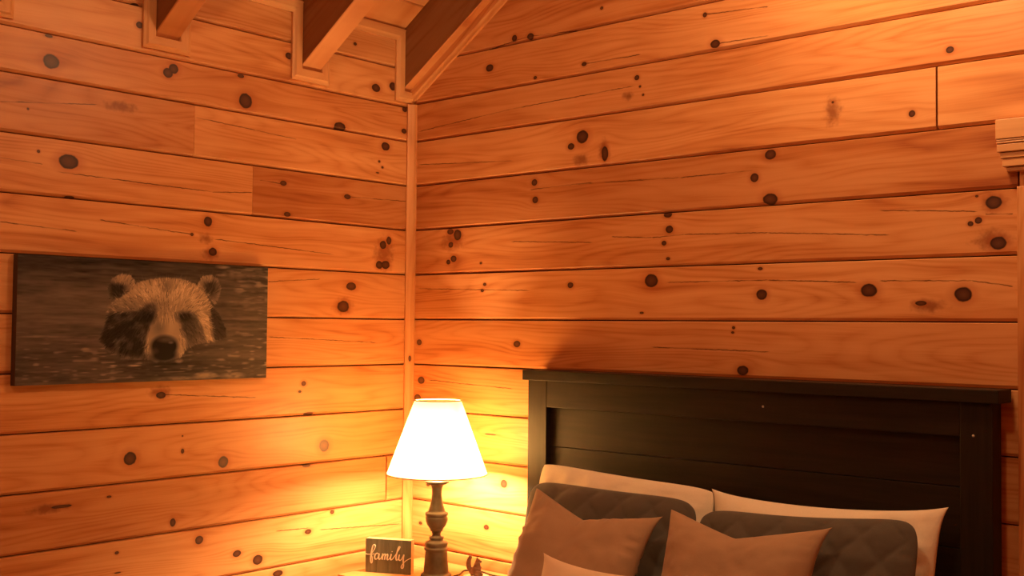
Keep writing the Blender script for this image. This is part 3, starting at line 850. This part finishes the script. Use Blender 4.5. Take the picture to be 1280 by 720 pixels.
def arc(pts, n=8):
    P = [Vector(p) for p in pts]; out = []
    for i in range(len(P) - 1):
        p0, p1, p2, p3 = P[max(i-1, 0)], P[i], P[i+1], P[min(i+2, len(P)-1)]
        for k in range(n):
            t = k / n
            out.append(0.5 * ((2*p1) + (p2-p0)*t + (2*p0-5*p1+4*p2-p3)*t*t + (3*p1-p0-3*p2+p3)*t**3))
    out.append(P[-1])
    return out
link('power_cord', tube(arc([(0.03, 0.045, 0.004), (0.02, 0.10, 0.0032), (-0.01, 0.16, 0.0032), (0.05, 0.185, 0.0032), (0.12, 0.17, 0.0032), (0.20, 0.19, 0.0032), (0.22, 0.21, 0.0032)]), 0.0028, 8), cord_mat, lamp)

# ------------------------------------------------------------------ pendant lamp above the picture, plus a second one added as frontal fill
for i, (x, y, z, wt) in enumerate(PENDANTS_AND_FILL):
    p = thing('pendant_or_fill_lamp', ('opal globe pendant lamp hanging close to the gable wall', 'unseen opal globe added over the foot of the bed as fill light')[i], 'lamp', (x, y, z))
    top = deck_z(x) - 0.02 - z
    glob = NT('opal_globe')
    glob.bsdf.inputs['Emission Color'].default_value = (*PENDANT_COL, 1); glob.bsdf.inputs['Emission Strength'].default_value = wt / (math.pi * 0.113)
    glob_mat = glob.done((0.9, 0.87, 0.8), 0.25)
    link('globe', lathe([(0.025, 0.085), (0.06, 0.07), (0.088, 0.035), (0.098, 0.0), (0.09, -0.04), (0.065, -0.074), (0.03, -0.094), (0.004, -0.098)][::-1], 32), glob_mat, p)
    link('canopy', lathe([(0.02, top - 0.04), (0.055, top - 0.025), (0.06, top)], 28), bronze, p)
    link('cap', lathe([(0.032, 0.08), (0.03, 0.10), (0.012, 0.12)], 24), bronze, p)
    link('stem', tube([(0, 0, 0.11), (0, 0, top - 0.03)], 0.006, 10), bronze, p)

# ------------------------------------------------------------------ 'family' block sign
sign = thing('wooden_sign', 'small grey-brown wooden block sign reading family on the nightstand', 'sign', (0.165, -0.360, NZ + 0.0005), R(26.5))
SW, SH, ST = 0.176, 0.122, 0.030
sg = NT('sign_greyed_board')
mp = sg.n('ShaderNodeMapping'); sg.put(mp.inputs[0], sg.coord()); mp.inputs['Scale'].default_value = (60, 30, 5)
gn = sg.noise(mp.outputs[0], 1.0, 4.0, 0.6)
sign_face = sg.done(sg.ramp(gn, [(0.3, (0.085, 0.092, 0.066)), (0.7, (0.165, 0.172, 0.130))]), 0.7)
sign_edge = plain('sign_pale_edge', (0.50, 0.38, 0.22), 0.7)
box('sign_block', (0.0008, 0.0, 0.0, SW - 0.0008, ST, SH), sign_edge, sign, 0.0008)
for i in range(4):
    w = SW / 4
    box('sign_board', (i*w + 0.0004, -0.003, 0.0006, (i+1)*w - 0.0004, 0.0, SH - 0.0006), sign_face, sign)
strokes = [
    [(163,262),(185,264),(206,258),(228,228),(238,202),(232,187),(220,196),(210,235),(203,285),(204,318),(210,330),(216,318),(214,285),(206,264)],
    [(200,268),(216,262),(232,258)],
    [(268,262),(255,252),(240,262),(234,282),(240,298),(254,294),(266,272),(270,254)], [(270,254),(266,282),(272,298),(284,290)],
    [(284,290),(296,262),(299,253)], [(299,253),(297,275),(294,299)], [(295,285),(307,260),(315,255),(318,264),(313,299)], [(314,285),(327,260),(335,255),(338,266),(333,290),(340,298),(354,284)],
    [(354,284),(366,252)], [(366,252),(360,282),(365,297),(378,288)], [(371,235),(374,231)],
    [(378,288),(404,250),(428,212),(435,195),(426,194),(412,235),(404,275),(408,296),(420,290)],
    [(420,290),(431,252)], [(431,252),(425,280),(432,296),(446,288),(464,254)], [(466,250),(461,290),(464,330),(459,352),(449,356),(446,342),(460,318),(488,292),(524,272)]]
ink = plain('sign_white_paint', (0.82, 0.78, 0.68), 0.6)
lv, lf = [], []
for st in strokes:
    P = [Vector(((x - 160) / 362 * SW, 0, (402 - y) / 260 * SH)) for x, y in st]
    Q = arc(P, 7) if len(P) > 2 else [P[0].lerp(P[1], k / 4) for k in range(5)]
    n = len(Q)
    b0 = len(lv)
    for k, p in enumerate(Q):
        d = (Q[min(k+1, n-1)] - Q[max(k-1, 0)]).normalized()
        nr = Vector((-d.z, 0, d.x))
        wd = 0.00105 + 0.0011 * max(0.0, -d.z if d.z < 0 else 0) + 0.0003
        for (sgn, yy) in ((1, -0.0042), (-1, -0.0042), (-1, -0.0028), (1, -0.0028)):
            lv.append(p + nr * wd * sgn + Vector((0, yy, 0)))
    for k in range(n - 1):
        a = b0 + 4*k
        for (i, j) in ((0, 1), (1, 2), (2, 3), (3, 0)):
            lf.append((a+i, a+j, a+4+j, a+4+i))
    lf.append((b0, b0+1, b0+2, b0+3)); e = b0 + 4*(n-1); lf.append((e+3, e+2, e+1, e))
link('lettering', mesh_from(lv, lf), ink, sign)['label'] = 'white script lettering reading family'

# ------------------------------------------------------------------ figurine on a round white pot
PX, PY = 0.597, -0.232
pot = link('round_pot', lathe([(0.040, 0.0), (0.044, 0.004), (0.046, 0.02), (0.0465, 0.028), (0.045, 0.0305), (0.030, 0.0315), (0.0, 0.0315)], 40, cap=False), plain('white_glaze', (0.80, 0.74, 0.64), 0.3, 0.5), None, (PX, PY, NZ))
tag(pot, 'low round white pot under the little brown figurine on the nightstand', 'pot')
bm = bmesh.new()
def blob(c, r, rot=None):
    M = Matrix.Translation(c) @ (rot or Matrix.Identity(4)) @ Matrix.Diagonal((r[0], r[1], r[2], 1))
    bmesh.ops.create_uvsphere(bm, u_segments=20, v_segments=14, radius=1.0, matrix=M)
blob((0.0, 0, 0.018), (0.018, 0.015, 0.019))            # haunches
blob((0.003, 0, 0.034), (0.0125, 0.011, 0.017))         # chest
blob((0.006, 0, 0.051), (0.0095, 0.0085, 0.0095))       # head
blob((0.014, 0, 0.049), (0.006, 0.0055, 0.005))         # muzzle
for s in (-1, 1):
    blob((0.003, s*0.005, 0.0605), (0.0028, 0.0022, 0.0050))   # ears
    blob((0.006, s*0.013, 0.010), (0.013, 0.006, 0.0105))      # thighs
    blob((0.016, s*0.010, 0.0035), (0.0085, 0.0045, 0.0038))   # feet
    blob((0.012, s*0.0075, 0.030), (0.0085, 0.0035, 0.004), Matrix.Rotation(R(35), 4, 'Y'))   # forearms
for k in range(9):                                        # upright curled tail
    t = k / 8
    blob((-0.015 - 0.012*math.sin(t*2.6), 0, 0.008 + 0.055*t), (0.0065 + 0.003*math.sin(t*3), 0.006, 0.008))
me = bpy.data.meshes.new('figurine'); bm.to_mesh(me); bm.free()
fig = link('animal_figurine', me, plain('brown_ceramic', (0.17, 0.065, 0.028), 0.3, 0.5, 0.15, 120), None, (PX, PY, NZ + 0.0312), (0, 0, R(38)))
rm = fig.modifiers.new('remesh', 'REMESH'); rm.mode = 'VOXEL'; rm.voxel_size = 0.0014; rm.use_smooth_shade = True
sm = fig.modifiers.new('smooth', 'SMOOTH'); sm.iterations = 4
tag(fig, 'tiny brown sitting animal figurine with an upright tail on the white pot', 'figurine')

# ------------------------------------------------------------------ bear print on canvas
GW, GH = 480, 206
rng = np.random.default_rng(5)
def up(a, w, h):
    ys = np.linspace(0, a.shape[0]-1, h); xs = np.linspace(0, a.shape[1]-1, w)
    y0 = np.minimum(ys.astype(int), a.shape[0]-2); x0 = np.minimum(xs.astype(int), a.shape[1]-2)
    fy = (ys-y0)[:, None]; fx = (xs-x0)[None]
    fy = fy*fy*(3-2*fy); fx = fx*fx*(3-2*fx)
    return (a[y0][:, x0]*(1-fy)*(1-fx) + a[y0][:, x0+1]*(1-fy)*fx + a[y0+1][:, x0]*fy*(1-fx) + a[y0+1][:, x0+1]*fy*fx)
def nz2(nx, ny): return up(rng.random((ny, nx)), GW, GH)
U, Vv = np.meshgrid(np.linspace(0, 1, GW), np.linspace(0, 1, GH))
def uv(x, y):
    u = (x - 70) / 1133.0
    t, b = 60 + 62*u, 657 - 37*u
    return u, (y - t) / (b - t)
def poly(pts, soft=2):
    P = [uv(*p) for p in pts]
    inside = np.zeros((GH, GW), bool)
    for i in range(len(P)):
        (x0, y0), (x1, y1) = P[i], P[i-1]
        c = ((y0 > Vv) != (y1 > Vv))
        xi = (x1-x0)*(Vv-y0)/((y1-y0) if y1 != y0 else 1e-9) + x0
        inside ^= c & (U < xi)
    return blur(inside.astype(float), soft)
def blur(a, n):
    for _ in range(n):
        p = np.pad(a, 1, mode='edge')
        a = (p[1:-1, 1:-1]*2 + p[:-2, 1:-1] + p[2:, 1:-1] + p[1:-1, :-2] + p[1:-1, 2:]) / 6
    return a
def ell(x, y, rx, ry, soft=0.35):
    u, v = uv(x, y)
    d = np.sqrt(((U-u)/(rx/1133.0))**2 + ((Vv-v)/(ry/555.0))**2)
    return np.clip((1 + soft - d) / (2*soft), 0, 1)
def lay(a, m, v): return a*(1-m) + v*m
# water
water = 0.085 + 0.05*nz2(6, 30) + 0.045*(nz2(14, 70)-0.5) + 0.03*(nz2(40, 110)-0.5)
water += 0.035*np.exp(-((Vv-0.42)/0.2)**2)*(U < 0.4)
water -= 0.045*np.exp(-((Vv-0.05)/0.09)**2)
hl = np.clip((nz2(24, 60)-0.60)*4, 0, 1)*np.clip((U-0.78)*6, 0, 1)*np.exp(-((Vv-0.13)/0.16)**2)
water += 0.24*hl
hl = np.clip((nz2(30, 80)-0.70)*4, 0, 1)
water += 0.13*hl*np.clip((Vv-0.52)*4, 0, 1) + 0.07*hl*np.clip((U-0.8)*6, 0, 1)
water -= 0.06*np.exp(-((U-0.55)/0.17)**2)*np.exp(-((Vv-0.88)/0.1)**2)
for (x, y, rx, ry, b) in ((890,611,46,14,.30),(1028,611,50,13,.28),(760,626,90,9,.22),(620,640,150,7,.13),(465,567,14,3,.35),(556,566,24,4,.36),(1040,150,60,18,.18),(1090,205,60,8,.2),(965,118,30,7,.25),(960,155,22,6,.25),(1050,278,60,6,.2),(1150,150,55,28,.12),(1080,355,130,6,.18),(180,435,90,4,.22),(150,462,55,4,.16),(760,546,16,8,.25)):
    water = lay(water, ell(x, y, rx, ry, 0.5)*np.clip(0.35 + nz2(60, 70), 0, 1), b)
head = poly([(400,455),(425,365),(436,295),(470,262),(520,218),(560,190),(620,172),(700,166),(770,174),(830,194),(880,238),(912,290),(950,330),(985,395),(993,438),(940,455),(900,462),(840,468),(795,492),(765,530),(695,550),(620,538),(520,532),(450,508),(415,478)], 2)
earL = poly([(442,268),(430,215),(450,168),(490,148),(530,155),(553,185),(535,225),(480,262)], 1)
earR = poly([(840,200),(862,162),(905,152),(940,170),(960,215),(948,260),(930,292),(890,240)], 1)
bear = np.maximum(np.maximum(head, earL), earR)
fur = np.full((GH, GW), 0.19)
fur = lay(fur, ell(700, 238, 160, 62, 0.7), 0.46)
fur = lay(fur, ell(830, 290, 60, 70, 0.7), 0.36)
fur = lay(fur, ell(560, 250, 60, 26, 0.8)*0.6, 0.36)
fur = lay(fur, ell(695, 212, 32, 34, 0.6)*0.75, 0.16)
fur = lay(fur, ell(530, 290, 110, 28, 0.6)*0.7, 0.22)
fur = lay(fur, ell(690, 290, 80, 35, 0.6)*0.7, 0.28)
fur = lay(fur, poly([(400,455),(425,375),(440,325),(520,322),(575,315),(600,290),(650,283),(655,310),(628,360),(606,440),(612,538),(450,508)], 16)*np.clip(0.55 + 0.9*nz2(40, 30), 0, 1), 0.035)
fur = lay(fur, ell(800, 400, 66, 62, 0.6), 0.085)
fur = lay(fur, poly([(905,290),(950,325),(985,395),(993,440),(930,455),(918,390)], 3), 0.06)
fur = lay(fur, poly([(850,300),(900,350),(915,450),(890,455),(870,390),(835,330)], 4), 0.38)
fur = lay(fur, poly([(648,330),(750,335),(770,400),(790,480),(768,530),(720,548),(600,510),(612,420)], 12), 0.29)
fur = lay(fur, ell(718, 370, 32, 62, 0.8)*0.8, 0.40)
fur = lay(fur, ell(765, 470, 22, 44, 0.8)*0.8, 0.38)
fur = lay(fur, ell(664, 392, 30, 36, 0.7)*0.8, 0.17)
fur = lay(fur, ell(690, 308, 60, 22, 0.7)*0.6, 0.24)
fur = lay(fur, ell(785, 345, 44, 24, 0.5), 0.03)
fur = lay(fur, ell(610, 345, 34, 30, 0.5), 0.03)
fur = lay(fur, ell(575, 383, 16, 5, 0.5)*0.5, 0.12)
fur = lay(fur, earL*ell(474, 220, 42, 52, 0.5), 0.04)
fur = lay(fur, earL*ell(500, 170, 50, 24, 0.5), 0.30)
fur = lay(fur, earR*ell(905, 215, 36, 50, 0.5), 0.06)
fur = lay(fur, earR*ell(890, 165, 40, 18, 0.6), 0.28)
img = lay(water, bear, fur)
# fur strokes
N = 9000
pu, pv = rng.random(N), rng.random(N)
ix, iy = (pu*(GW-1)).astype(int), (pv*(GH-1)).astype(int)
keep = (bear[iy, ix] > 0.35) & ~((np.abs(pu-uv(690, 440)[0]) < 0.06) & (pv > uv(690, 360)[1]))
pu, pv, ix, iy = pu[keep], pv[keep], ix[keep], iy[keep]
cu, cvv = uv(690, 400)
dx, dy = (pu-cu)*2.29, (pv-cvv)
isL = earL[iy, ix] > 0.4; isR = earR[iy, ix] > 0.4
el_, er_ = uv(490, 225), uv(900, 225)
dx = np.where(isL, (pu-el_[0])*2.29, np.where(isR, (pu-er_[0])*2.29, dx)); dy = np.where(isL, pv-el_[1]-0.05, np.where(isR, pv-er_[1]-0.05, dy))
dx += np.where(~isL & ~isR & (pv > 0.4), np.sign(dx)*-0.02, 0); dy += np.where(~isL & ~isR & (pv > 0.42), 0.30, 0)
ln = np.hypot(dx, dy) + 1e-6
ang = np.arctan2(dy, dx) + rng.normal(0, 0.22, len(pu))
val = fur[iy, ix] * np.clip(rng.normal(1.0, 0.62, len(pu)), 0.12, 2.4)
L = rng.uniform(5, 15, len(pu))
for k in range(14):
    t = k / 13.0
    x = np.clip((pu*(GW-1) + np.cos(ang)*L*t), 0, GW-1); y = np.clip((pv*(GH-1) + np.sin(ang)*L*t), 0, GH-1)
    xi, yi = np.rint(x).astype(int), np.rint(y).astype(int)
    a = 0.70*(1 - t*0.8)*np.clip(bear[yi, xi]*4, 0.12, 1)
    img[yi, xi] = img[yi, xi]*(1-a) + val*a
# nose and mouth go over the fur
img = lay(img, ell(690, 478, 64, 50, 0.18), 0.028)
img = lay(img, ell(690, 520, 60, 28, 0.3), 0.03)
img = lay(img, ell(705, 448, 40, 12, 0.6)*0.55, 0.16)
img = lay(img, ell(648, 500, 14, 12, 0.6)*0.5, 0.10)
img = lay(img, ell(720, 462, 10, 5, 0.5)*0.6, 0.22)
wl = np.clip((Vv - 0.77 - 0.06*(nz2(20, 4)-0.5)) * 14, 0, 1) * bear * (1-ell(690, 480, 75, 75, 0.2))
img = lay(img, wl*0.6, 0.05 + 0.05*nz2(30, 90))
img = np.clip(img*1.02, 0.01, 0.6); img = np.clip(img**1.28*1.28, 0.006, 0.6)
warm = np.clip((img - 0.04)*4.0, 0, 1)
col = np.stack([img*(1.02 + 0.10*warm), img*(0.86 + 0.0*warm), img*(0.80 - 0.20*warm), np.ones_like(img)], -1)
PW, PH, PD = 0.888, 0.3865, 0.030
PY0, PZ0 = -1.602, 1.3785
gx = np.linspace(0, PW, GW); gz = np.linspace(PH, 0, GH)
XX, ZZ = np.meshgrid(gx, gz)
verts = np.stack([XX, np.zeros_like(XX), ZZ], -1).reshape(-1, 3)
idx = np.arange(GW*GH).reshape(GH, GW)
quads = np.stack([idx[1:, :-1], idx[1:, 1:], idx[:-1, 1:], idx[:-1, :-1]], -1).reshape(-1, 4)
pm = bpy.data.meshes.new('print_face')
pm.vertices.add(len(verts)); pm.vertices.foreach_set('co', verts.astype(np.float32).ravel())
pm.loops.add(quads.size); pm.loops.foreach_set('vertex_index', quads.astype(np.int32).ravel())
pm.polygons.add(len(quads)); pm.polygons.foreach_set('loop_start', np.arange(0, quads.size, 4, dtype=np.int32)); pm.polygons.foreach_set('loop_total', np.full(len(quads), 4, dtype=np.int32))
pm.update(calc_edges=True); pm.validate()
at = pm.color_attributes.new('ink', 'FLOAT_COLOR', 'POINT')
at.data.foreach_set('color', col.astype(np.float32).ravel())
ink_m = NT('printed_canvas')
an = ink_m.n('ShaderNodeAttribute', attribute_name='ink')
ink_m.bump(ink_m.noise(ink_m.coord(), 900, 1), 0.15, 0.0005)
ink_mat = ink_m.done(an.outputs['Color'], 0.8, 0.1)
pic = thing('canvas_print', 'wide canvas print of a brown bear swimming, hung on the pine wall', 'picture', (0, PY0, PZ0), R(90))
box('canvas_body', (0.0, -PD + 0.0006, 0.0, PW, -0.0008, PH), plain('canvas_edge', (0.10, 0.07, 0.05), 0.8, 0.2), pic)
link('print_face', pm, ink_mat, pic, (0, -PD, 0))['label'] = 'printed photograph of a brown bear head above dark water'
